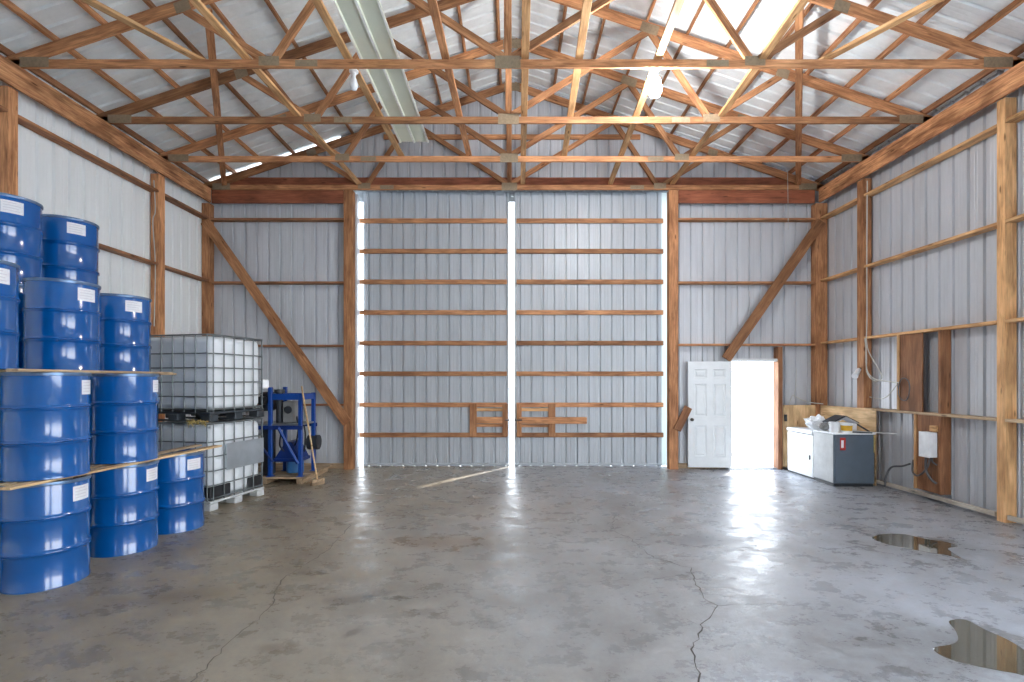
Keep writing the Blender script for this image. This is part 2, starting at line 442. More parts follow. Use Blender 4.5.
def puddle(px, label):
    P = smooth_path([(*floor_pt(x, y), 0) for x, y in px], 8, True)
    c = sum(P, Vector()) / len(P)
    bm = bmesh.new()
    rim = [bm.verts.new((p.x, p.y, .0008)) for p in P]
    inn = [bm.verts.new((c.x + (p.x - c.x) * .985, c.y + (p.y - c.y) * .985, .003)) for p in P]
    n = len(P)
    for i in range(n): bm.faces.new((rim[i], rim[(i + 1) % n], inn[(i + 1) % n], inn[i]))
    f = bm.faces.new(inn); bmesh.ops.triangulate(bm, faces=[f])
    tag(finish('puddle', bm, M_WATER), label, 'puddle', 'puddles on the concrete floor')
puddle([(872, 538), (884, 534), (905, 534.5), (925, 539), (945, 542), (958, 546), (948, 549), (961, 558), (945, 555), (930, 553), (905, 548), (886, 544)], 'narrow puddle of water on the floor in front of the grey cabinet')
puddle([(949, 621), (966, 620), (986, 630), (1010, 641), (1030, 655), (1044, 678), (1012, 673), (980, 667), (955, 661), (940, 655), (934, 648), (950, 645), (958, 640), (955, 630)], 'wide forked puddle nearest the viewer, mirroring the right wall posts')

# baseboards (splash boards at the foot of the walls)
bbox('baseboard_right', PXR - .15, PXR - .11, 3.0, 5.99, .045, .10, W_SILL, kind='structure')
bbox('baseboard_right', PXR - .15, PXR - .11, 6.14, 8.40, .045, .10, W_SILL, kind='structure')
bbox('baseboard_left', PXL + .11, PXL + .15, 3.0, 9.3, .045, .10, W_GREY, kind='structure')
bbox('baseboard_far', -5.75, -3.24, PYF - .06, PYF - .02, .0, .1, W_GREY, kind='structure')
bbox('baseboard_far', 3.20, DOOR_X0 - .05, PYF - .06, PYF - .02, .0, .1, W_GREY, kind='structure')

# --------------------------------------------------------------------------- posts, beams, girts
PG = 'wall posts of the shed frame'
def post(x0, x1, y0, y1, z1, label, mat=W_FRAME):
    bbox('wall_post', x0, x1, y0, y1, 0, z1, mat, None, .004, label=label, cat='post', group=PG)
post(PXL + .01, XL, 9.60, 9.755, 5.12, 'wooden corner post where the left wall meets the far wall')
post(PXL + .02, XL - .005, 8.23, 8.38, 5.12, 'wooden post on the left wall just behind the white tanks')
post(PXL + .02, XL - .005, 5.77, 5.89, 5.12, 'wooden post on the left wall rising behind the highest drums')
post(5.83, PXR - .02, 9.60, 9.755, 5.12, 'wooden corner post behind the cabinets, right wall meets far wall')
post(XR + .005, PXR - .02, 8.42, 8.59, 5.12, 'wooden right wall post with looped cables and a small floodlight')
post(XR + .005, PXR - .01, 6.01, 6.115, 5.12, 'tall knotty post at the right edge, nearest on the right wall', W_PALE)
post(-3.235, -3.06, YF, PYF - .02, 5.37, 'door post at the left side of the big sliding doors')
post(3.02, 3.195, YF, PYF - .02, 5.37, 'door post between the sliding doors and the white entry door')

BG = 'beams carrying the roof trusses'
bbox('plate_board', XL - .005, XL + .035, 1.5, 9.6, 5.125, 5.40, W_BEAM, None, .004, label='long wide board along the top of the left wall under the trusses', cat='beam', group=BG)
bbox('plate_board', XR - .035, XR + .005, 1.5, 9.6, 5.125, 5.40, W_BEAM, None, .004, label='long wide board along the top of the right wall under the trusses', cat='beam', group=BG)
bbox('header_board', -5.77, -3.24, YF - .0, YF + .038, 5.12, 5.365, W_RED, None, .004, label='reddish header board above the far wall bay behind the white tanks', cat='beam', group=BG)
bbox('header_board', 3.20, 5.82, YF - .0, YF + .038, 5.12, 5.365, W_RED, None, .004, label='reddish header board above the far wall bay with the entry door', cat='beam', group=BG)
bbox('header_board', -5.5, 5.6, PYF - .05, PYF - .012, 5.42, 5.66, W_RED, None, .004, label='dark red backing board across the far wall behind the last truss chord', cat='beam', group=BG)

ORD = ['top', 'second', 'third', 'fourth']
GG = 'horizontal wall girts'
def girt_side(s, y0, y1, z, label, mat):
    x0, x1 = (PXL + .006, XL - .002) if s < 0 else (XR + .002, PXR - .006)
    bbox('wall_girt', x0, x1, y0, y1, z - .019, z + .019, mat, None, .002, label=label, cat='girt', group=GG)
ZG = [4.83, 3.63, 2.43, 1.235]
for (y0, y1, where, zs) in ((8.38, 9.60, 'left wall girt between the corner post and the post by the tanks', ZG[:2]),
                            (5.89, 8.23, 'left wall girt above the drums, long bay', ZG[:2]), (3.4, 5.77, 'left wall girt at the edge of the view beside the highest drum', ZG[:1])):
    for i, z in enumerate(zs): girt_side(-1, y0, y1, z, f'{ORD[i]} {where}', W_BROWN)
for (y0, y1, where, zs) in ((8.59, 9.60, 'right wall girt in the narrow bay at the far corner', ZG[:3]), (6.115, 8.42, 'right wall girt in the long bay with the electrical box', ZG),
                            (3.5, 6.01, 'right wall girt beyond the nearest post, cut off by the frame', ZG)):
    for i, z in enumerate(zs): girt_side(1, y0, y1, z, f'{ORD[i]} {where}', W_PALE if i < 3 else W_GREY)
for i, z in enumerate([4.82, 3.60, 2.38, 1.24]):
    bbox('wall_girt', -5.81, -3.235, YF + .02, PYF - .004, z - .019, z + .019, W_BROWN, None, .002, label=f'{ORD[i]} far wall girt in the bay behind the tanks and blue machine', cat='girt', group=GG)
for i, z in enumerate([4.82, 3.60, 2.40]):
    bbox('wall_girt', 3.195, 5.83, YF + .02, PYF - .004, z - .019, z + .019, W_FRAME, None, .002, label=f'{ORD[i]} far wall girt in the bay above the white entry door', cat='girt', group=GG)
bbox('wall_girt', -2.5, 2.5, PYF - .045, PYF - .006, 6.41, 6.50, W_FRAME, None, .002, label='gable girt high on the far wall behind the trusses', cat='girt', group=GG)

timber('knee_brace', (-5.88, YF - .022, 4.76), (-3.16, YF - .022, .90), .038, .185, W_FRAME, up=(0, 1, 0), label='long diagonal brace across the far wall bay behind the tanks', cat='brace')
bpy.data.objects['knee_brace'].data  # first brace
timber('knee_brace', (5.93, YF - .022, 4.76), (4.10, YF - .022, 2.12), .038, .185, W_FRAME, up=(0, 1, 0), label='diagonal brace from the far corner down to the entry door', cat='brace')
for o in [o for o in bpy.data.objects if o.name.startswith('knee_brace')]:   # boards lie flat against the wall: thin side faces the room
    o.matrix_basis = o.matrix_basis @ Matrix.Rotation(R(90), 4, 'X')

# --------------------------------------------------------------------------- trusses
TY = [5.90, 7.18, 8.44, 9.685]
TNAME = ['nearest roof truss, dark front, just in front of the lit bulb', 'second roof truss back, just behind the lit bulb', 'third roof truss back, between the second truss and the gable',
         'last roof truss, standing against the far gable wall']
def truss(y, label):
    t = empty('roof_truss', (0, y, EAVE), label=label, cat='truss', group='roof trusses')
    d = .038; cb, ct = EAVE, EAVE + .095
    x0, x1 = -5.93, 6.04
    bbox('bottom_chord', x0, x1, y - d / 2, y + d / 2, cb, ct, W_FRAME, t)
    for s in (-1, 1):
        xe = x0 if s < 0 else x1
        n = Vector((s / 3, 0, 1)).normalized() * .07
        p0 = Vector((xe, y, z_raf(xe))) + n; p1 = Vector((0, y, TOPZ)) + n - Vector((s * -.02, 0, 0))
        p1 = Vector((s * .02, y, z_raf(.02))) + n
        timber('top_chord', p0, p1, d, .14, W_FRAME, t)
    c = -.05
    bbox('king_post', c - .045, c + .045, y - d / 2, y + d / 2, ct, TOPZ - .02, W_FRAME, t)
    for s in (-1, 1):
        timber('web', (s * .05 + c, y, ct + .03), (s * 1.95, y, z_raf(1.95) + .01), d, .089, W_FRAME, t, up=(0, 0, 1))
        timber('web', (s * 1.99, y, z_raf(1.99) + .01), (s * 2.80, y, ct + .01), d, .089, W_FRAME, t)
        timber('web', (s * 2.92, y, ct + .01), (s * 3.86, y, z_raf(3.86) + .01), d, .089, W_FRAME, t)
    yf = y - d / 2
    for gx, gz, gw, gh in ((c, ct - .035, .30, .15), (-2.86, ct - .02, .24, .11), (2.86, ct - .02, .24, .11), (-1.97, z_raf(1.97) + .05, .26, .14), (1.97, z_raf(1.97) + .05, .26, .14),
                           (-2.42, cb + .047, .26, .075), (2.42, cb + .047, .26, .075), (-5.62, cb + .06, .34, .12), (5.72, cb + .06, .34, .12), (-3.88, z_raf(3.88) + .05, .18, .13), (3.88, z_raf(3.88) + .05, .18, .13), (0, TOPZ + .03, .3, .16)):
        bm = bmesh.new()
        tilt = 0 if abs(gz - cb) < .15 or gx == 0 else (-1 if gx > 0 else 1) * math.atan(1 / 3)
        Mx = Matrix.Translation((gx, yf - .001, gz)) @ Matrix.Rotation(-tilt, 4, 'Y')
        box(bm, -gw / 2, gw / 2, -.001, .001, -gh / 2, gh / 2, Mx)
        finish('gusset_plate', bm, M_GUSSET, t, Matrix.Identity(4))
    return t
for y, l in zip(TY, TNAME): truss(y, l)

# braces that run along the building on the bottom chords, and flat diagonals
zb = EAVE + .095 + .02
LX = [(-3.13, -2.95), (-1.93, -1.84), (-.78, -.70), (.155, .21), (.79, .93), (1.72, 1.90), (2.95, 3.10)]
LN = ['outer bottom chord brace on the drum side of the roof', 'chord brace next to the loose pale metal strip', 'chord brace on the drum side next to the king posts', 'chord brace running beside the king posts in the middle',
      'chord brace between the king posts and the lit bulb', 'chord brace that carries the lit bulb', 'outer bottom chord brace on the doorway side of the roof']
for i, ((a, b_), l) in enumerate(zip(LX, LN)):
    yend = 8.62 if i in (1, 2, 4) else 9.66
    a0 = a - (b_ - a) * (5.9 - 2.2) / 3.8
    be = a + (b_ - a) * (yend - 5.9) / 3.8
    timber('chord_brace', (a0, 2.2, zb), (be, yend, zb), .089, .038, W_PALE if i != 2 else W_FRAME, label=l, cat='brace', group='braces lying along the bottom chords')
for s, w in ((-1, 'drum'), (1, 'doorway')):
    timber('flat_brace', (s * 3.66, 5.99, zb), (s * 5.45, 2.9, zb), .089, .038, W_PALE, label=f'pale diagonal brace from the nearest truss to the {w} side wall', cat='brace', group='flat diagonal braces in front of the nearest truss')
# wind braces nailed under the rafters from the first truss to the far corners
for s, w in ((-1, 'drum'), (1, 'doorway')):
    xa, xb = (-3.62, -5.55) if s < 0 else (3.42, 5.52)
    timber('wind_brace', (xa, 5.95, z_raf(xa) - .024), (xb, 9.64, z_raf(xb) - .024), .089, .038, W_FRAME, up=(s / 3, 0, 1), label=f'slanting wind brace under the rafters on the {w} side', cat='brace', group='wind braces under the rafters')

# purlins
NUM = ['first', 'second', 'third', 'fourth', 'fifth', 'sixth', 'seventh', 'eighth', 'ninth', 'tenth', 'eleventh']
for s, w in ((-1, 'drum'), (1, 'doorway')):
    for i in range(10):
        x = s * (5.40 - .575 * i)
        zc = z_raf(x) + .147 + .0445
        timber('roof_purlin', (x, 2.0, zc), (x, PYF + .05, zc), .038, .086, W_FRAME, up=(s / 3, 0, 1), bev=.002, label=f'{NUM[i]} purlin up from the eave on the {w} side of the roof', cat='purlin', group=f'roof purlins on the {w} side')
for s, w in ((-1, 'drum'), (1, 'doorway')):
    x = s * 5.93
    bbox('eave_purlin', x - .019, x + .019, 2.0, PYF + .05, z_raf(x) + .147, z_raf(x) + .228, W_BROWN, None, .002, label=f'eave purlin at the foot of the roof on the {w} side', cat='purlin', group='eave purlins')

# loose ribbed panel stored on the chords
bm = bmesh.new()
prof = [(-.235, .02), (-.235, .0), (-.215, -.0), (-.205, .022), (-.02, .022), (-.012, 0), (.012, 0), (.02, .022), (.205, .022), (.215, 0), (.235, 0), (.235, .02)]
for (xa, za), (xb, zb_) in zip(prof, prof[1:]):
    f = bm.faces.new([bm.verts.new(v) for v in ((-1.575 + xa, 3.2, zb + .022 + za), (-1.575 + xb, 3.2, zb + .022 + zb_), (-1.575 + xb, 8.05, zb + .022 + zb_), (-1.575 + xa, 8.05, zb + .022 + za))])
    f.material_index = 1 if za == 0 and zb_ == 0 else 0
bmesh.ops.remove_doubles(bm, verts=bm.verts[:], dist=1e-4)
o = finish('loose_roof_panel', bm, [M_LOOSE, M_LOOSE_RIB])
md = o.modifiers.new('thick', 'SOLIDIFY'); md.thickness = .003; md.offset = 1
tag(o, 'long pale green ribbed metal panel lying on the truss chords', 'metal panel')

# --------------------------------------------------------------------------- bulbs
def bulb(x, y, lit, label):
    t = empty('light_bulb', (x, y, zb - .02), label=label, cat='light bulb', group=None)
    bm = bmesh.new(); lathe(bm, [(0, 0), (.055, 0), (.055, -.02), (.03, -.03), (.028, -.065), (0, -.065)], 24)
    finish('socket', bm, M_WHITE, t, smooth=True, angle=40)
    k = 1.0 if lit else .62
    bm = bmesh.new(); lathe(bm, [(0, -.066), (.022, -.067), (.026, -.09), (.06 * k, -.066 - .08 * k), (.08 * k, -.066 - .16 * k), (.078 * k, -.066 - .21 * k), (.056 * k, -.066 - .265 * k), (0, -.066 - .285 * k)], 20)
    finish('glass', bm, M_BULB_ON if lit else M_BULB_OFF, t, smooth=True)
bulb(1.735, 6.06, True, 'lit bare bulb glowing under a chord brace')
bulb(-1.93, 6.10, False, 'unlit bare white bulb under the chord brace by the pale panel')

# --------------------------------------------------------------------------- sliding doors
DY = 9.985
ZR = [4.89, 4.285, 3.675, 3.065, 2.455, 1.845, 1.225, .625]
def sliding(name, x0, x1, r0, r1):
    d = empty(name, ((x0 + x1) / 2, DY, 0), kind='structure')
    cols = rib_cols(x0, x1, x0 + .1)
    bm = bmesh.new()
    for (u0, h0), (u1, h1) in zip(cols, cols[1:]):
        zb0 = .006 if h0 == h1 == RIBD else -.01
        bm.faces.new([bm.verts.new(v) for v in ((u0, DY + h0, zb0), (u1, DY + h1, zb0), (u1, DY + h1, 5.46), (u0, DY + h0, 5.46))])
    bmesh.ops.remove_doubles(bm, verts=bm.verts[:], dist=1e-4)
    finish('door_sheet', bm, M_SLIDE, d, Matrix.Identity(4))
    for z in ZR: bbox('door_rail', r0, r1, DY - .04, DY - .002, z - .045, z + .045, W_FRAME, d)
    bbox('bottom_channel', x0, x1, DY - .03, DY - .002, .02, .06, M_SLIDE, d)
    return d
d1 = sliding('door_1', -2.965, -.058, -3.05, -.10)
d2 = sliding('door_2', .052, 2.985, .09, 3.015)
bbox('edge_strip', 2.985, 3.33, DY - .001, DY + .004, .01, 5.46, M_TRANS, d2, .0005)  # added strip: stops the sun at the door edge gap and glows like daylight
Y1 = DY - .042
for d, bs in ((d1, [(-.84, -.70, .60, 1.25), (-.19, -.085, .60, 1.25), (-.70, -.19, .86, .99), (-.70, -.19, 1.10, 1.16), (-.70, -.19, .79, .845)]),
              (d2, [(.095, .19, .60, 1.25), (.72, .86, .60, 1.25), (.14, 1.48, .855, .985), (.19, .72, 1.10, 1.16), (.19, .72, .785, .84)])):
    for k, (x0, x1, z0, z1) in enumerate(bs):
        tall = z1 - z0 > x1 - x0
        yy = Y1 if tall else Y1 - .038 if k == 2 else Y1
        bbox('latch_board', x0, x1, yy - .036, yy, z0, z1, W_FRAME if k != 3 else W_PALE, d)
bm = bmesh.new(); cyl(bm, (-.14, Y1 - .08, .93), (.2, Y1 - .08, .93), .012, 10); finish('latch_bolt', bm, M_DARK, d1, Matrix.Identity(4))
# jamb flashing and the track board above the doors
bbox('trim_1', -3.06, -3.025, PYF - .02, DY - .06, .0, 5.36, M_WALL, kind='structure')
bbox('trim_2', -3.3, 3.3, DY + .06, DY + .1, 5.3, 5.6, M_GALV, kind='structure')
bbox('added_sun_cover', -3.3, 3.3, PYF + .025, DY + .1, 5.6, 5.63, M_GALV, kind='structure')  # unseen cover, added to keep the sun from entering above the doors
bm = bmesh.new(); cyl(bm, (-.02, DY - .03, 5.40), (.03, DY - .03, 5.40), .035, 16); tag(finish('track_roller', bm, M_GALV), 'small track roller at the top where the sliding doors meet', 'roller')
timber('short_block', (3.16, YF - .02, .76), (3.38, YF - .02, 1.20), .15, .036, W_BROWN, up=(0, 1, 0), label='short slanting wood block on the door post beside the white entry door', cat='wood block')

# --------------------------------------------------------------------------- entry door
dr = empty('door_3', (DOOR_X0, YF - .03, 0), R(180 - 4), kind='structure')
LW, LH, LT = .815, 2.03, .044
bm = bmesh.new()
# leaf with six recessed and raised panels on the face that looks into the room (local +y after the 176 degree turn looks to the room)
def leaf_face(bm, ysgn):
    xs = [(.115, .345), (.47, .70)]
    zs = [(1.72, 1.88), (.98, 1.60), (.21, .80)]
    rects = [(a, b_, c, d_) for a, b_ in xs for c, d_ in zs]
    X = sorted({0, LW} | {v for r_ in rects for v in r_[:2]}); Z = sorted({0, LH} | {v for r_ in rects for v in r_[2:]})
    y = ysgn * LT / 2
    for xa, xb in zip(X, X[1:]):
        for za, zb2 in zip(Z, Z[1:]):
            hit = any(abs(xa - r_[0]) < 1e-6 and abs(xb - r_[1]) < 1e-6 and abs(za - r_[2]) < 1e-6 and abs(zb2 - r_[3]) < 1e-6 for r_ in rects)
            if not hit:
                bm.faces.new([bm.verts.new(v) for v in ((xa, y, za), (xb, y, za), (xb, y, zb2), (xa, y, zb2))])
            else:
                rings = [(0, 0), (.012, -.011), (.03, -.011), (.05, -.002)]
                prev = None
                for ins, dep in rings:
                    ring = [bm.verts.new(v) for v in ((xa + ins, y + ysgn * dep, za + ins), (xb - ins, y + ysgn * dep, za + ins), (xb - ins, y + ysgn * dep, zb2 - ins), (xa + ins, y + ysgn * dep, zb2 - ins))]
                    if prev:
                        for i in range(4): bm.faces.new((prev[i], prev[(i + 1) % 4], ring[(i + 1) % 4], ring[i]))
                    prev = ring
                bm.faces.new(prev)
leaf_face(bm, 1); leaf_face(bm, -1)
for q in ([(0, -1, 0), (0, 1, 0), (0, 1, 1), (0, -1, 1)], [(1, -1, 0), (1, 1, 0), (1, 1, 1), (1, -1, 1)], [(0, -1, 0), (1, -1, 0), (1, 1, 0), (0, 1, 0)], [(0, -1, 1), (1, -1, 1), (1, 1, 1), (0, 1, 1)]):
    bm.faces.new([bm.verts.new((a * LW, b_ * LT / 2, c * LH)) for a, b_, c in q])
bmesh.ops.remove_doubles(bm, verts=bm.verts[:], dist=1e-5)
bmesh.ops.translate(bm, vec=(0, 0, .045), verts=bm.verts[:])
leaf = finish('door_leaf', bm, M_DOOR, dr)
for sg in (1, -1):
    bm = bmesh.new(); lathe(bm, [(0, 0), (.03, 0), (.03, .006), (.012, .01), (.012, .03), (.026, .04), (.03, .055), (.022, .068), (0, .072)], 20, M=Matrix.Translation((LW - .065, sg * LT / 2, .96)) @ Matrix.Rotation(-sg * R(90), 4, 'X'))
    k = finish('door_knob', bm, M_KNOB, leaf, WM[dr.name], smooth=True, angle=40); k['label'] = 'dark metal knob'
for z in (.25, 1.05, 1.85):
    bm = bmesh.new(); cyl(bm, (-.008, 0, z), (-.008, 0, z + .09), .008, 10); finish('hinge', bm, M_GALV, dr)
bbox('trim_3', DOOR_X1, DOOR_X1 + .085, YF - .005, PYF + .02, 0, 2.36, W_BROWN, kind='structure')
bbox('trim_4', DOOR_X0 - .045, DOOR_X0, YF + .01, PYF + .03, 0, DOOR_H + .02, M_DOOR, kind='structure')
bbox('trim_5', DOOR_X0 - .045, DOOR_X1, YF + .02, PYF + .03, DOOR_H, DOOR_H + .05, M_DOOR, kind='structure')
bbox('trim_6', DOOR_X0, DOOR_X1, YF + .02, PYF + .06, 0, .025, M_GALV, kind='structure')

# --------------------------------------------------------------------------- plywood, boards, wiring on the right side
ply = lambda *a, **k: bbox('plywood_sheet', *a, W_PLY, None, .002, cat='plywood', **k)
ply(DOOR_X1 + .09, 5.82, YF - .014, YF, .05, 1.24, label='plywood sheet on the far wall beside the doorway, behind the white freezer')
ply(XR - .014, XR, 8.12, 9.58, 0, 1.245, label='plywood sheet on the right wall above the cabinets')
bbox('wide_board', XR + .02, XR + .04, 7.24, 7.66, 1.255, 2.41, W_BROWN, None, .003, label='wide brown board standing between the girts with a cable coil', cat='board')
bbox('wide_board', XR + .02, XR + .04, 6.96, 7.33, .13, 1.215, W_BROWN, None, .003, label='wide brown board behind the white electrical box', cat='board')
bbox('wall_stud', XR + .002, XR + .14, 7.66, 7.70, 1.255, 2.41, W_PALE, None, .003, label='short pale stud beside the brown board with the cable coil', cat='stud', group='studs in the right wall')
bbox('wall_stud', XR + .002, XR + .15, 6.91, 6.95, 1.255, 2.41, W_BROWN, None, .003, label='upper stud on the right wall above the electrical box', cat='stud', group='studs in the right wall')
bbox('wall_stud', XR + .002, XR + .15, 6.91, 6.95, .13, 1.215, W_BROWN, None, .003, label='lower stud on the right wall beside the electrical box', cat='stud', group='studs in the right wall')
bbox('wall_stud', XR + .002, XR + .06, 7.335, 7.375, .13, 1.215, W_PALE, None, .003, label='narrow stud on the window side of the electrical box board', cat='stud', group='studs in the right wall')
bpy.data.objects['wall_stud.003']['label'] = 'narrow pale stud between the grey cabinet and the electrical box'

eb = empty('electrical_box', (XR, 7.1, .72), label='white electrical box on a brown board with hanging conduits', cat='electrical box')
bm = bmesh.new(); box(bm, XR - .09, XR + .018, 6.975, 7.155, .635, .985, bev=.006); finish('enclosure', bm, M_WHITE, eb, Matrix.Identity(4))
bm = bmesh.new(); box(bm, XR - .098, XR - .09, 6.97, 7.16, .63, .99, bev=.003); finish('cover', bm, M_WHITE, eb, Matrix.Identity(4))
for pts, r in (([(XR - .04, 7.03, .635), (XR - .05, 7.06, .5), (XR - .05, 7.16, .38), (XR - .03, 7.28, .33), (XR - .01, 7.38, .38), (XR + .02, 7.40, .54)], .013),
               ([(XR - .04, 7.10, .635), (XR - .05, 7.09, .46), (XR - .05, 7.02, .34), (XR - .02, 6.95, .28)], .016),
               ([(XR - .03, 7.40, .48), (XR - .03, 7.55, .42), (XR - .02, 7.78, .36), (XR + .0, 7.92, .18), (XR + .0, 7.94, .03)], .014),
               ([(XR - .04, 7.0, .635), (XR - .05, 6.98, .58), (XR - .03, 6.93, .54)], .01)):
    bm = bmesh.new(); tube(bm, pts, r); finish('conduit', bm, M_PIPE, eb, Matrix.Identity(4), smooth=True)
bbox('wood_block', XR - .03, XR + .02, 6.955, 7.06, 1.0, 1.08, W_PALE, None, .003, label='small pale wood block just above the electrical box', cat='wood block')

def cable(name, pts, r, label, mat=M_WIRE):
    bm = bmesh.new(); tube(bm, pts, r, 6); tag(finish(name, bm, mat, smooth=True), label, 'cable')
xw = XR - .015
cable('cable', [(XR + .02, 8.36, 5.05), (XR + .0, 8.34, 4.2), (XR + .02, 8.37, 3.4), (XR, 8.34, 2.7), (XR - .02, 8.33, 2.3), (xw, 8.32, 1.9), (xw - .02, 8.12, 1.74), (xw - .02, 7.85, 1.7), (xw - .02, 7.62, 1.68)], .009, 'pale cable hanging down the right wall post and across to the stud')
cable('cable', [(xw - .06, 8.28, 2.41), (xw - .06, 8.24, 2.1), (xw - .07, 8.22, 1.85), (xw - .07, 8.05, 1.7), (xw - .06, 7.9, 1.76), (xw - .06, 8.02, 1.95), (xw - .06, 8.2, 2.2), (xw - .06, 8.25, 2.4)], .008, 'looped pale cable hanging under the third girt by the post')
cable('cable', [(xw, 7.66, 1.66), (xw - .02, 7.85, 1.46), (xw - .02, 8.05, 1.42), (xw, 8.25, 1.44)], .007, 'short drooping cable between the stud and the post')
coil = [(xw - .01 + .006 * math.sin(k * 1.9), 7.52 + .11 * math.cos(k * .62), 1.58 + .17 * math.sin(k * .62)) for k in range(34)]
cable('cable_coil', [(xw, 7.66, 1.68)] + coil, .007, 'coil of cable hanging on the wide brown board', M_PIPE)
cable('cable', [(5.3, YF - .03, 1.25), (5.36, YF - .04, 1.42), (5.42, YF - .04, 1.40), (5.62, YF - .04, 1.31), (5.78, YF - .03, 1.28), (5.86, YF - .18, 1.27)], .009, 'loose white cable lying along the plywood top by the doorway')
cable('cable', [(5.40, YF - .03, 1.36), (5.43, YF - .03, 1.6), (5.44, YF - .03, 1.95)], .006, 'thin white wire rising from the plywood on the far wall')
cable('cable', [(XL - .07, 8.21, 5.0), (XL - .04, 8.2, 4.5), (XL - .08, 8.2, 4.3), (XL - .04, 8.2, 3.6), (XL - .06, 8.2, 2.6)], .008, 'pale cable running down the left wall post behind the tanks')
cable('cable', [(5.28, YF - .02, 5.7), (5.29, YF - .02, 5.0), (5.285, YF - .03, 4.6)], .006, 'thin pale wire hanging over the header above the entry door')

fl = empty('floodlight', (XR - .02, 8.5, 1.86), label='small white floodlight head clamped to the right wall post', cat='floodlight')
bm = bmesh.new(); cyl(bm, (XR - .02, 8.5, 1.9), (XR - .15, 8.42, 1.78), .03, 16, .05); finish('lamp_head', bm, M_WHITE, fl, Matrix.Identity(4), smooth=True, angle=40)
bm = bmesh.new(); cyl(bm, (XR + .006, 8.5, 1.92), (XR - .03, 8.5, 1.88), .02, 12); finish('bracket', bm, M_DARK, fl, Matrix.Identity(4), smooth=True, angle=40)
sw = empty('switch_box', (5.22, YF - .02, .97), label='small black box on the plywood edge beside the doorway', cat='switch box')
bm = bmesh.new(); box(bm, 5.21, 5.26, YF - .05, YF - .014, .93, 1.06, bev=.005); finish('housing', bm, M_BLACK, sw, Matrix.Identity(4))
bm = bmesh.new(); box(bm, 5.225, 5.245, YF - .056, YF - .05, .975, 1.015, bev=.002); finish('toggle', bm, M_DARK, sw, Matrix.Identity(4))

# --------------------------------------------------------------------------- freezer and grey cabinet
fz = empty('chest_freezer', (5.54, 9.0, 0), label='white chest freezer beside the bright doorway', cat='freezer')
bm = bmesh.new(); box(bm, 5.19, 5.86, 8.62, 9.42, .03, .76, bev=.012); finish('cabinet', bm, M_WHITE, fz, Matrix.Identity(4))
bm = bmesh.new(); box(bm, 5.175, 5.87, 8.615, 9.43, .775, .835, bev=.015); finish('lid', bm, M_WHITE, fz, Matrix.Identity(4))
bm = bmesh.new(); box(bm, 5.21, 5.84, 8.64, 9.40, .755, .78); box(bm, 5.22, 5.83, 8.66, 9.38, 0, .035); finish('gasket', bm, M_BLACK, fz, Matrix.Identity(4))
bm = bmesh.new(); box(bm, 5.178, 5.192, 8.70, 8.73, .33, .41, bev=.003); finish('latch', bm, M_DARK, fz, Matrix.Identity(4))
gc = empty('grey_cabinet', (5.51, 8.3, 0), label='dark grey steel cabinet with a red label, piled with clutter', cat='cabinet')
bm = bmesh.new(); box(bm, 5.185, 5.84, 8.055, 8.595, .05, .84, bev=.008); finish('body', bm, M_GREYBOX, gc, Matrix.Identity(4))
bm = bmesh.new(); box(bm, 5.175, 5.85, 8.035, 8.60, .84, .865, bev=.006); finish('top', bm, M_WHITE, gc, Matrix.Identity(4))
bm = bmesh.new(); box(bm, 5.177, 5.187, 8.07, 8.59, .06, .835, bev=.002); sp_ = finish('lit_side_panel', bm, M_PALLETGREY, gc, Matrix.Identity(4)); sp_['label'] = 'side panel coloured pale as lit by the doorway'  # doorway light on this side put in as a paler colour
bm = bmesh.new(); box(bm, 5.19, 5.83, 8.07, 8.59, 0, .05); finish('plinth', bm, M_BLACK, gc, Matrix.Identity(4))
bm = bmesh.new(); box(bm, 5.205, 5.82, 8.043, 8.056, .08, .82, bev=.004); dp = finish('door_panel', bm, M_GREYBOX, gc, Matrix.Identity(4))
bm = bmesh.new(); box(bm, 5.275, 5.365, 8.036, 8.043, .59, .79, bev=.003); lb = finish('label_plate', bm, M_RED, dp, Matrix.Identity(4)); lb['label'] = 'red label'
bm = bmesh.new(); box(bm, 5.29, 5.33, 8.033, 8.036, .63, .75); finish('label_print', bm, M_PAPER, dp, Matrix.Identity(4))
bm = bmesh.new(); box(bm, 5.822, 5.838, 8.04, 8.056, .55, .83, bev=.002); finish('edge_strip', bm, M_STRAW, gc, Matrix.Identity(4))

# clutter on top
ZT = .866
def blob(name, c, s, mat, seed, amp, label, cat, sub=4):
    bm = bmesh.new(); bmesh.ops.create_icosphere(bm, subdivisions=sub, radius=1)
    for v in bm.verts:
        n = mnoise.noise(v.co * 2.2 + Vector((seed, 0, 0))) + .5 * mnoise.noise(v.co * 5 + Vector((0, seed, 0)))
        k = 1 + amp * n
        v.co = Vector((v.co.x * s[0] * k, v.co.y * s[1] * k, max(0, (v.co.z * .5 + .5) * s[2] * k)))
    bmesh.ops.translate(bm, vec=c, verts=bm.verts[:])
    tag(finish(name, bm, mat, smooth=True, angle=35), label, cat)
blob('plastic_bag', (5.40, 8.84, .836), (.18, .17, .22), M_WHITE, 3, .45, 'crumpled white plastic bag on the freezer end of the clutter', 'bag')
blob('cleaning_rag', (5.285, 8.45, ZT), (.065, .065, .12), M_GREYMACH, 9, .5, 'crumpled grey rag behind the plain white pail', 'rag')
tb = empty('paint_tub', (5.46, 8.16, ZT), label='white tub with a yellow label on the grey cabinet', cat='tub')
bm = bmesh.new(); lathe(bm, [(0, 0), (.072, 0), (.085, .14), (.09, .142), (.09, .155), (0, .16)], 32); finish('tub', bm, M_WHITE, tb, smooth=True, angle=40)
bm = bmesh.new(); lathe(bm, [(.0765, .03), (.0845, .115)], 32); finish('wrapper', bm, M_YEL, tb, smooth=True)
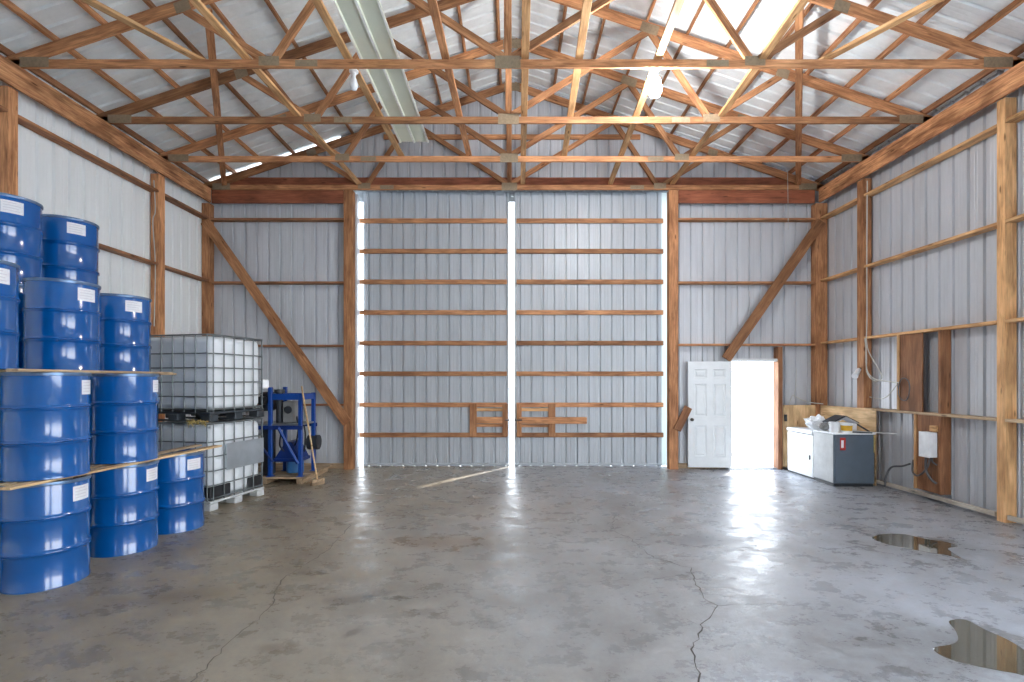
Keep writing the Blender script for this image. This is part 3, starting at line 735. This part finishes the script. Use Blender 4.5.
tb2 = empty('white_pail', (5.275, 8.18, ZT), label='plain white pail beside the tub with the yellow label', cat='pail')
bm = bmesh.new(); lathe(bm, [(0, 0), (.065, 0), (.076, .15), (.082, .152), (.082, .166), (.07, .166), (.06, .03), (0, .03)], 32); finish('pail', bm, M_WHITE, tb2, smooth=True, angle=40)
bm = bmesh.new(); tube(bm, [(-.08, 0, .15), (-.082, .05, .1), (0, .085, .06), (.082, .05, .1), (.08, 0, .15)], .003, 6); finish('handle', bm, M_GALV, tb2, smooth=True)
bm = bmesh.new(); box(bm, 5.38, 5.76, 8.34, 8.58, ZT, ZT + .13, bev=.01); tag(finish('cardboard_box', bm, M_PAPER), 'low pale carton under the open binder', 'carton')
ob = empty('open_binder', (5.55, 8.45, ZT + .13), label='dark binder opened face down like a tent on the clutter', cat='binder')
for sx in (-1, 1):
    bm = bmesh.new(); box(bm, 0, .25, -.14, .14, -.006, .006, Matrix.Translation((5.55, 8.45, ZT + .256)) @ Matrix.Rotation(R(27 if sx > 0 else 180 - 27), 4, 'Y'), bev=.002)
    finish('cover', bm, M_DARK, ob, Matrix.Identity(4))
for sx in (-1, 1):
    bm = bmesh.new(); box(bm, .01, .235, -.13, .13, .007, .02, Matrix.Translation((5.55, 8.45, ZT + .24)) @ Matrix.Rotation(R(27 if sx > 0 else 180 - 27), 4, 'Y') @ Matrix.Translation((0, 0, -.012 if sx > 0 else .0)), bev=.002)
    finish('pages', bm, M_PAPER, ob, Matrix.Identity(4))
for k, (p0, p1, r, l, m) in enumerate([((5.50, 8.075, ZT + .012), (5.74, 7.965, ZT + .012), .011, 'thin dark metal rod over the front edge of the grey cabinet', M_DARK),
                                       ((5.62, 8.24, ZT + .011), (5.99, 7.79, ZT + .012), .010, 'pale rod reaching furthest over the wall sheet from the cabinet top', M_PALLETGREY),
                                       ((5.80, 8.56, ZT + .16), (5.80, 8.12, ZT + .016), .014, 'dark bar leaning down along the wall end of the cabinet top', M_BLACK)]):
    bm = bmesh.new(); cyl(bm, p0, p1, r, 10); tag(finish('metal_rod', bm, m, smooth=True, angle=40), l, 'rod', 'rods on the grey cabinet')

# --------------------------------------------------------------------------- drums
def make_drum():
    t = empty('steel_drum', (0, 0, 0))
    r, H = .288, .88
    prof = [(0, .018), (r - .012, .018), (r - .008, .0), (r + .004, .0), (r + .004, .018), (r, .024)]
    for zc in (.30, .585):
        prof += [(r, zc - .028), (r + .004, zc - .02), (r + .012, zc - .012), (r + .013, zc - .004), (r + .006, zc), (r + .013, zc + .004), (r + .012, zc + .012), (r + .004, zc + .02), (r, zc + .028)]
    prof += [(r, H - .03), (r - .002, H - .02)]
    bm = bmesh.new(); lathe(bm, prof, 64); finish('drum_body', bm, M_BLUE, t, smooth=True, angle=50)
    bm = bmesh.new(); lathe(bm, [(r - .004, H - .03), (r + .008, H - .028), (r + .010, H - .015), (r + .008, H - .002), (r, H), (r - .012, H), (r - .014, H - .02)], 64)
    finish('closing_ring', bm, M_DRUMRIM, t, smooth=True, angle=60)
    bm = bmesh.new(); lathe(bm, [(r - .012, H - .01), (r - .02, H - .022), (r - .06, H - .022), (r - .065, H - .016), (0, H - .016)], 64)
    lid = finish('lid', bm, M_BLUE, t, smooth=True, angle=50)
    bm = bmesh.new(); lathe(bm, [(0, H - .004), (.03, H - .004), (.034, H - .01), (.034, H - .017)], 20, M=Matrix.Translation((.17, 0, 0))); finish('bung', bm, M_DRUMRIM, lid, WM[t.name], smooth=True, angle=40)
    # paper label, curved with the wall; local +x is its middle
    bm = bmesh.new(); n = 10; a0 = .30; rr_ = r + .0012
    for i in range(n):
        ta, tb_ = -a0 + 2 * a0 * i / n, -a0 + 2 * a0 * (i + 1) / n
        bm.faces.new([bm.verts.new((rr_ * math.cos(t_), rr_ * math.sin(t_), z)) for t_, z in ((ta, .69), (tb_, .69), (tb_, .815), (ta, .815))])
    for row, (w0, w1) in enumerate(((-.24, .1), (-.24, .22), (-.24, .16), (-.24, .2))):
        z = .79 - row * .026; rq = r + .002
        for i in range(4):
            ta, tb_ = w0 + (w1 - w0) * i / 4, w0 + (w1 - w0) * (i + 1) / 4
            f = bm.faces.new([bm.verts.new((rq * math.cos(t_), rq * math.sin(t_), zz)) for t_, zz in ((ta, z), (tb_, z), (tb_, z + .008), (ta, z + .008))]); f.material_index = 1
    bmesh.ops.remove_doubles(bm, verts=bm.verts[:], dist=1e-5)
    lb = finish('paper_label', bm, [M_PAPER, M_INK], t); lb['label'] = 'white paper label'
    return t
def copy_tree(o, parent=None):
    c = o.copy(); COL.objects.link(c)
    if parent is not None: c.parent = parent
    for ch in [k for k in bpy.data.objects if k.parent == o]: copy_tree(ch, c)
    return c
proto = make_drum()
Z1, Z2, Z3, Z4 = 0.0, .905, 1.81, 2.70
DR = [(-4.00, 4.295, Z1, 5, 'blue drum on the floor nearest the viewer, bottom of the front column'),
      (-3.98, 5.126, Z1, 4, 'blue drum on the floor in the middle of the bottom row'),
      (-3.935, 5.845, Z1, -16, 'blue floor drum nearest the white tanks with planks on top, nothing stacked above'),
      (-4.00, 4.295, Z2, 21, 'blue drum resting on the planks on the nearest floor drum'),
      (-3.98, 5.126, Z2, 20, 'blue drum resting on the planks above the middle floor drum'),
      (-4.41, 4.06, Z3, -8, 'blue drum in the third tier cut off by the picture edge'),
      (-4.50, 5.01, Z3, -9, 'large blue drum in the middle of the third tier'),
      (-4.59, 5.86, Z3, -26, 'blue third tier drum nearest the white tanks'),
      (-5.25, 5.17, Z4, -33, 'topmost blue drum cut off by the picture edge, against the left wall'),
      (-5.24, 5.885, Z4, -31, 'topmost blue drum fully in view against the left wall')]
HID = [(-4.62, 4.25, Z1), (-4.62, 5.05, Z1), (-4.62, 5.80, Z1), (-4.62, 4.25, Z2), (-4.62, 5.05, Z2), (-4.62, 5.80, Z2),
       (-5.27, 5.17, Z1), (-5.27, 5.86, Z1), (-5.27, 5.17, Z2), (-5.27, 5.86, Z2), (-5.25, 5.17, Z3), (-5.25, 5.86, Z3)]
for i, (x, y, z, a, l) in enumerate(DR):
    o = proto if i == 0 else copy_tree(proto)
    o.matrix_basis = Matrix.Translation((x, y, z)) @ Matrix.Rotation(R(a), 4, 'Z')
    tag(o, l, 'drum', 'blue steel drums stacked along the left wall')
for x, y, z in HID:
    o = copy_tree(proto); o.matrix_basis = Matrix.Translation((x, y, z)) @ Matrix.Rotation(R(200), 4, 'Z')
    tag(o, 'blue drum standing in the rear rows hidden behind the front drums', 'drum', 'hidden rear rows of drums')

PLG = 'planks between the drum tiers'
def plank(p0, p1, z, w, label, mat=W_PLY, th=.02):
    timber('plank', (*p0, z + th / 2 + .001), (*p1, z + th / 2 + .001), w, th, mat, label=label, cat='plank', group=PLG)
plank((-3.86, 3.80), (-3.70, 6.30), .88, .10, 'long plank on the floor drums, front one, its end sticking out past the last drum')
plank((-4.02, 3.95), (-3.99, 6.36), .88, .10, 'plank on the floor drums behind the front plank, end showing by the tanks', W_GREY)
plank((-4.60, 3.90), (-4.60, 6.2), .88, .12, 'plank on the rear floor drums, mostly hidden', W_GREY)
plank((-3.80, 3.80), (-3.79, 5.52), Z2 + .88, .10, 'front plank on top of the second tier of drums', W_GREY)
plank((-4.26, 3.70), (-4.30, 6.34), Z2 + .88, .10, 'plank on the second tier of drums sticking out toward the white tanks')
plank((-4.74, 3.80), (-4.74, 6.10), Z2 + .88, .12, 'rear plank on the second tier carrying the third tier drums', W_GREY)

# --------------------------------------------------------------------------- caged tanks
def rounded_tank(bm, x0, x1, y0, y1, z0, z1, r):
    box(bm, x0, x1, y0, y1, z0, z1)
    bmesh.ops.bevel(bm, geom=bm.edges[:], offset=r, segments=5, profile=.5, affect='EDGES')

def ibc(z, label, lower):
    """1.2 m wide (x), 1.0 m deep (y); local origin at the front corner nearest the aisle."""
    t = empty('caged_tank', (-3.94, 6.53, z), R(-13), label=label, cat='tank', group='caged liquid tanks')
    x0, x1, y0, y1, h = -1.2, 0.0, 0.0, 1.0, 1.16
    pm = M_PALLETGREY if lower else M_PALLETDARK
    bm = bmesh.new()
    for fx in (x0, (x0 + x1) / 2 - .08, x1 - .16):
        for fy in (y0, (y0 + y1) / 2 - .07, y1 - .14):
            box(bm, fx, fx + .16, fy, fy + .14, 0, .095, bev=.012)
    box(bm, x0, x1, y0, y1, .095, .125, bev=.006)
    for fy in (y0, (y0 + y1) / 2 - .05, y1 - .1): box(bm, x0, x1, fy, fy + .1, 0, .018, bev=.004)
    finish('pallet', bm, pm, t)
    bm = bmesh.new(); rounded_tank(bm, x0 + .035, x1 - .035, y0 + .035, y1 - .035, .145, 1.13, .085)
    for zz in (.38, .63, .88):                      # shallow moulded bands
        pass
    tk = finish('bottle', bm, M_TANK, t, smooth=True)
    bm = bmesh.new(); lathe(bm, [(.0, 1.128), (.085, 1.128), (.085, 1.15), (.075, 1.158), (0, 1.158)], 28, M=Matrix.Translation((-.6, .5, 0))); finish('fill_cap', bm, M_BLACK, tk, WM[t.name], smooth=True, angle=40)
    # cage of tubes
    bm = bmesh.new(); q = .0085
    hz = [.16, .33, .52, .71, .90, 1.145]
    for zz in hz:
        rr_ = q + (.003 if zz in (.16, 1.145) else 0)
        c = .05
        ring = [(x0 + c, y0, zz), (x1 - c, y0, zz), (x1, y0 + c, zz), (x1, y1 - c, zz), (x1 - c, y1, zz), (x0 + c, y1, zz), (x0, y1 - c, zz), (x0, y0 + c, zz)]
        for a, b_ in zip(ring, ring[1:] + ring[:1]): cyl(bm, a, b_, rr_, 8)
    for i in range(7):
        x = x0 + .05 + (1.1) * i / 6
        for y in (y0, y1): cyl(bm, (x, y, .125), (x, y, 1.145), q, 8)
    for i in range(6):
        y = y0 + .05 + .9 * i / 5
        for x in (x0, x1): cyl(bm, (x, y, .125), (x, y, 1.145), q, 8)
    for y in (.3, .7): cyl(bm, (x0, y, 1.15), (x1, y, 1.15), q, 8)
    finish('cage', bm, M_CAGE, t, smooth=True, angle=50)
    if lower:
        bm = bmesh.new(); box(bm, x1 + .006, x1 + .012, .26, .97, .5, .86, bev=.002); s = finish('sign_plate', bm, M_PLATE, t); s['label'] = 'shiny blank metal plate'
        for (ya, yb) in ((.0, .36), (.66, .95)):
            bm = bmesh.new(); box(bm, x1 - .034, x1 - .012, ya + .02, yb, .135, .31, bev=.008)
            if ya == 0: box(bm, x1 - .42, x1 - .012, y0 + .012, y0 + .034, .135, .31, bev=.008)
            finish('corner_guard', bm, M_BLACK, t)
    else:
        bm = bmesh.new(); box(bm, x1 - .06, x1 - .02, y1 - .0, y1 + .14, .42, .56, bev=.02); cyl(bm, (x1 - .1, y1, .5), (x1 - .1, y1 + .13, .5), .05, 16); finish('valve_cover', bm, M_WHITE, t)
ibc(0.0, 'lower caged white plastic tank standing on the floor past the drums', True)
ibc(1.172, 'upper caged white plastic tank stacked on the lower one', False)
# dry grass caught between the tanks
rnd = random.Random(5); bm = bmesh.new()
MT = Matrix.Translation((-3.94, 6.53, 1.168)) @ Matrix.Rotation(R(-13), 4, 'Z')
for k in range(70):
    a = rnd.uniform(0, 1); p = MT @ Vector((-.16 + rnd.uniform(-.14, .16), -.03 + rnd.uniform(-.03, .01), rnd.uniform(-.015, .02)))
    d = Vector((rnd.uniform(-.07, .07), rnd.uniform(-.03, .01), rnd.uniform(-.06, .03)))
    tube(bm, [p, p + d * .5 + Vector((0, -.01, .012)), p + d], .003, 4, sub=2)
tag(finish('dry_grass', bm, M_STRAW), 'tuft of dry grass stuck between the two caged tanks', 'dry grass', kind='stuff')

# --------------------------------------------------------------------------- blue machine on its wooden platform
pf = empty('wooden_platform', (-4.1, 8.9, 0), label='low wooden platform under the blue machine frame', cat='platform')
for k, x in enumerate((-4.7, -4.1, -3.52)): bbox('bearer', x - .045 if k else x, x + .045, 8.26, 9.46, 0, .09, W_GREY, pf)
for k in range(8):
    y = 8.22 + k * .16; bbox('deck_board', -4.72, -3.42, y, y + .145, .0905, .118, W_GREY, pf)
ZP = .118
mc = empty('blue_press_frame', (-3.75, 8.5, ZP), label='blue steel machine frame with a hopper and gauge on the platform', cat='machine')
I4 = Matrix.Identity(4)
xa, xb, ya, yb = -4.01, -3.51, 8.30, 8.84
for x, y, zt in ((xa, ya, 1.60), (xa, yb, 1.60), (xb, ya, 1.50), (xb, yb, 1.50)):
    bm = bmesh.new(); box(bm, x - .03, x + .03, y - .03, y + .03, ZP, zt, bev=.005); box(bm, x - .05, x + .05, y - .05, y + .05, ZP, ZP + .012); finish('upright', bm, M_FRAMEBLUE, mc, I4)
for p0, p1 in (((xa, ya), (xb, ya)), ((xa, yb), (xb, yb)), ((xb, ya), (xb, yb)), ((xa, ya), (xa, yb))):
    bm = bmesh.new(); M_, L_ = frame((*p0, 1.44), (*p1, 1.44)); box(bm, .03, L_ - .03, -.02, .02, -.05, .05, M_, bev=.004); finish('top_beam', bm, M_FRAMEBLUE, mc, I4)
bm = bmesh.new(); box(bm, xa - .32, xb + .02, ya - .02, yb + .02, .965, .995, bev=.004); sh = finish('work_table', bm, M_GALV, mc, I4)
for y in (ya - .035, yb + .035):
    bm = bmesh.new(); box(bm, xa - .30, xb + .05, y - .012, y + .012, .90, .964, bev=.003); finish('table_rail', bm, M_FRAMEDARK, mc, I4)
bm = bmesh.new(); tube(bm, [(xa + .16, ya - .06, .93), (xb - .02, ya - .06, .34)], .026, 6, sub=1); finish('diagonal_brace', bm, M_FRAMEBLUE, mc, I4)
bm = bmesh.new(); tube(bm, [(xa - .28, ya - .02, .80), (xa + .06, ya - .02, .36)], .02, 6, sub=1); finish('diagonal_brace', bm, M_FRAMEDARK, mc, I4)
bm = bmesh.new()                                     # hopper: inverted trough
top = [(-3.98, 8.38, .40), (-3.56, 8.38, .40), (-3.56, 8.76, .40), (-3.98, 8.76, .40)]; tip = [(-3.80, 8.38, .68), (-3.70, 8.38, .68), (-3.70, 8.76, .68), (-3.80, 8.76, .68)]
va = [bm.verts.new(v) for v in top]; vb = [bm.verts.new(v) for v in tip]
for i in range(4): bm.faces.new((va[i], va[(i + 1) % 4], vb[(i + 1) % 4], vb[i]))
bm.faces.new(va[::-1]); bm.faces.new(vb); box(bm, -4.0, -3.54, 8.36, 8.78, .35, .40, bev=.005); finish('hopper', bm, M_FRAMEDARK, mc, I4)
bm = bmesh.new(); cyl(bm, (-3.72, 8.58, ZP + .03), (-3.72, 8.58, .35), .14, 24); finish('collection_tub', bm, plain('tub_light_blue', srgb(70, 130, 190), .4), mc, I4, smooth=True, angle=40)
bm = bmesh.new(); box(bm, -3.86, -3.66, 8.40, 8.62, .996, 1.36, bev=.02); gb = finish('gauge_box', bm, M_GREYMACH, mc, I4)
bm = bmesh.new(); lathe(bm, [(0, .012), (.05, .012), (.062, 0), (.066, .012), (.06, .016)], 24, M=Matrix.Translation((-3.76, 8.40, 1.22)) @ Matrix.Rotation(R(90), 4, 'X')); finish('dial', bm, M_DARK, gb, I4, smooth=True, angle=40)
bm = bmesh.new(); cyl(bm, (-3.95, 8.5, .996), (-3.95, 8.5, 1.5), .055, 20); cyl(bm, (-3.95, 8.5, 1.5), (-3.95, 8.5, 1.56), .085, 20); finish('ram', bm, M_DARK, mc, I4, smooth=True, angle=40)
bm = bmesh.new(); box(bm, -4.22, -4.04, 8.34, 8.6, 1.2, 1.52, bev=.03); cyl(bm, (-4.13, 8.34, 1.38), (-4.13, 8.2, 1.38), .07, 20); finish('motor', bm, M_BLACK, mc, I4, smooth=True, angle=40)
bm = bmesh.new(); box(bm, -4.2, -4.06, 8.36, 8.6, ZP, .96, bev=.01); finish('pedestal', bm, M_DARK, mc, I4)
for pts in ([(-3.66, 8.5, 1.1), (-3.6, 8.42, .9), (-3.62, 8.4, .7), (-3.68, 8.45, .6)], [(-3.9, 8.42, .95), (-3.86, 8.34, .8), (-3.88, 8.36, .62), (-3.8, 8.4, .5)], [(-3.62, 8.7, .95), (-3.56, 8.62, .75), (-3.6, 8.66, .5), (-3.64, 8.62, .36)]):
    bm = bmesh.new(); tube(bm, pts, .014, 8); finish('hose', bm, M_BLACK, mc, I4, smooth=True)
bm = bmesh.new(); cyl(bm, (-3.60, 8.86, .62), (-3.42, 8.86, .62), .13, 24); finish('flywheel', bm, M_DARK, mc, I4, smooth=True, angle=40)

br = empty('push_broom', (-3.19, 8.22, 0), label='push broom leaning against the blue machine frame', cat='broom')
bm = bmesh.new(); cyl(bm, (-3.19, 8.20, .07), (-3.475, 8.258, 1.62), .014, 12); finish('handle', bm, W_PLY, br, I4, smooth=True, angle=40)
Mb = Matrix.Translation((-3.19, 8.2, .05)) @ Matrix.Rotation(R(62), 4, 'Z')
bm = bmesh.new(); box(bm, -.125, .125, -.03, .03, .0, .045, Mb, bev=.006); finish('head', bm, W_GREY, br, I4)
bm = bmesh.new()
for i in range(24):
    for j in range(4):
        x, y = -.118 + .236 * i / 23, -.024 + .048 * j / 3
        box(bm, x - .004, x + .004, y - .004, y + .004, -.05, .002, Mb @ Matrix.Rotation(rnd.uniform(-.06, .06), 4, 'Y'))
finish('bristles', bm, W_GREY, br, I4)

# --------------------------------------------------------------------------- light, sky, camera
w = bpy.data.worlds.new('World'); S.world = w; w.use_nodes = True
nt = w.node_tree; bg = nt.nodes['Background']
tc = nt.nodes.new('ShaderNodeTexCoord'); sp = nt.nodes.new('ShaderNodeSeparateXYZ'); nt.links.new(tc.outputs['Generated'], sp.inputs[0])
rp = ramp(nt, [(0.0, (.98, .99, 1, 1)), (.25, (.80, .90, 1.0, 1)), (1.0, (.50, .70, 1.0, 1))]); nt.links.new(sp.outputs['Z'], rp.inputs[0])
nt.links.new(rp.outputs[0], bg.inputs['Color']); bg.inputs['Strength'].default_value = 6.0

sun = bpy.data.lights.new('sun', 'SUN'); sun.energy = 5.5; sun.angle = R(2.0); sun.color = (1, .95, .86)
so = bpy.data.objects.new('sun', sun); COL.objects.link(so)
d = Vector((-.6 * math.cos(R(64)), -.8 * math.cos(R(64)), -math.sin(R(64))))
so.rotation_euler = d.to_track_quat('-Z', 'Y').to_euler(); so.location = (8, 20, 15)

cam = bpy.data.cameras.new('camera'); cam.sensor_fit = 'HORIZONTAL'; cam.sensor_width = 36; cam.lens = F / 1024 * 36
cam.shift_x = 0; cam.shift_y = (HY - 341) / 1024; cam.clip_start = .05; cam.clip_end = 400
co = bpy.data.objects.new('camera', cam); co.location = (0, 0, CAMZ); co.rotation_euler = (R(90), 0, 0); COL.objects.link(co); S.camera = co

S.cycles.max_bounces = 12; S.cycles.diffuse_bounces = 6; S.cycles.glossy_bounces = 4
S.cycles.use_denoising = True
S.cycles.sample_clamp_indirect = 8.0
vs = S.view_settings
vs.view_transform = 'Standard'; vs.look = 'None'; vs.gamma = 1; vs.use_curve_mapping = False; vs.exposure = 0.7
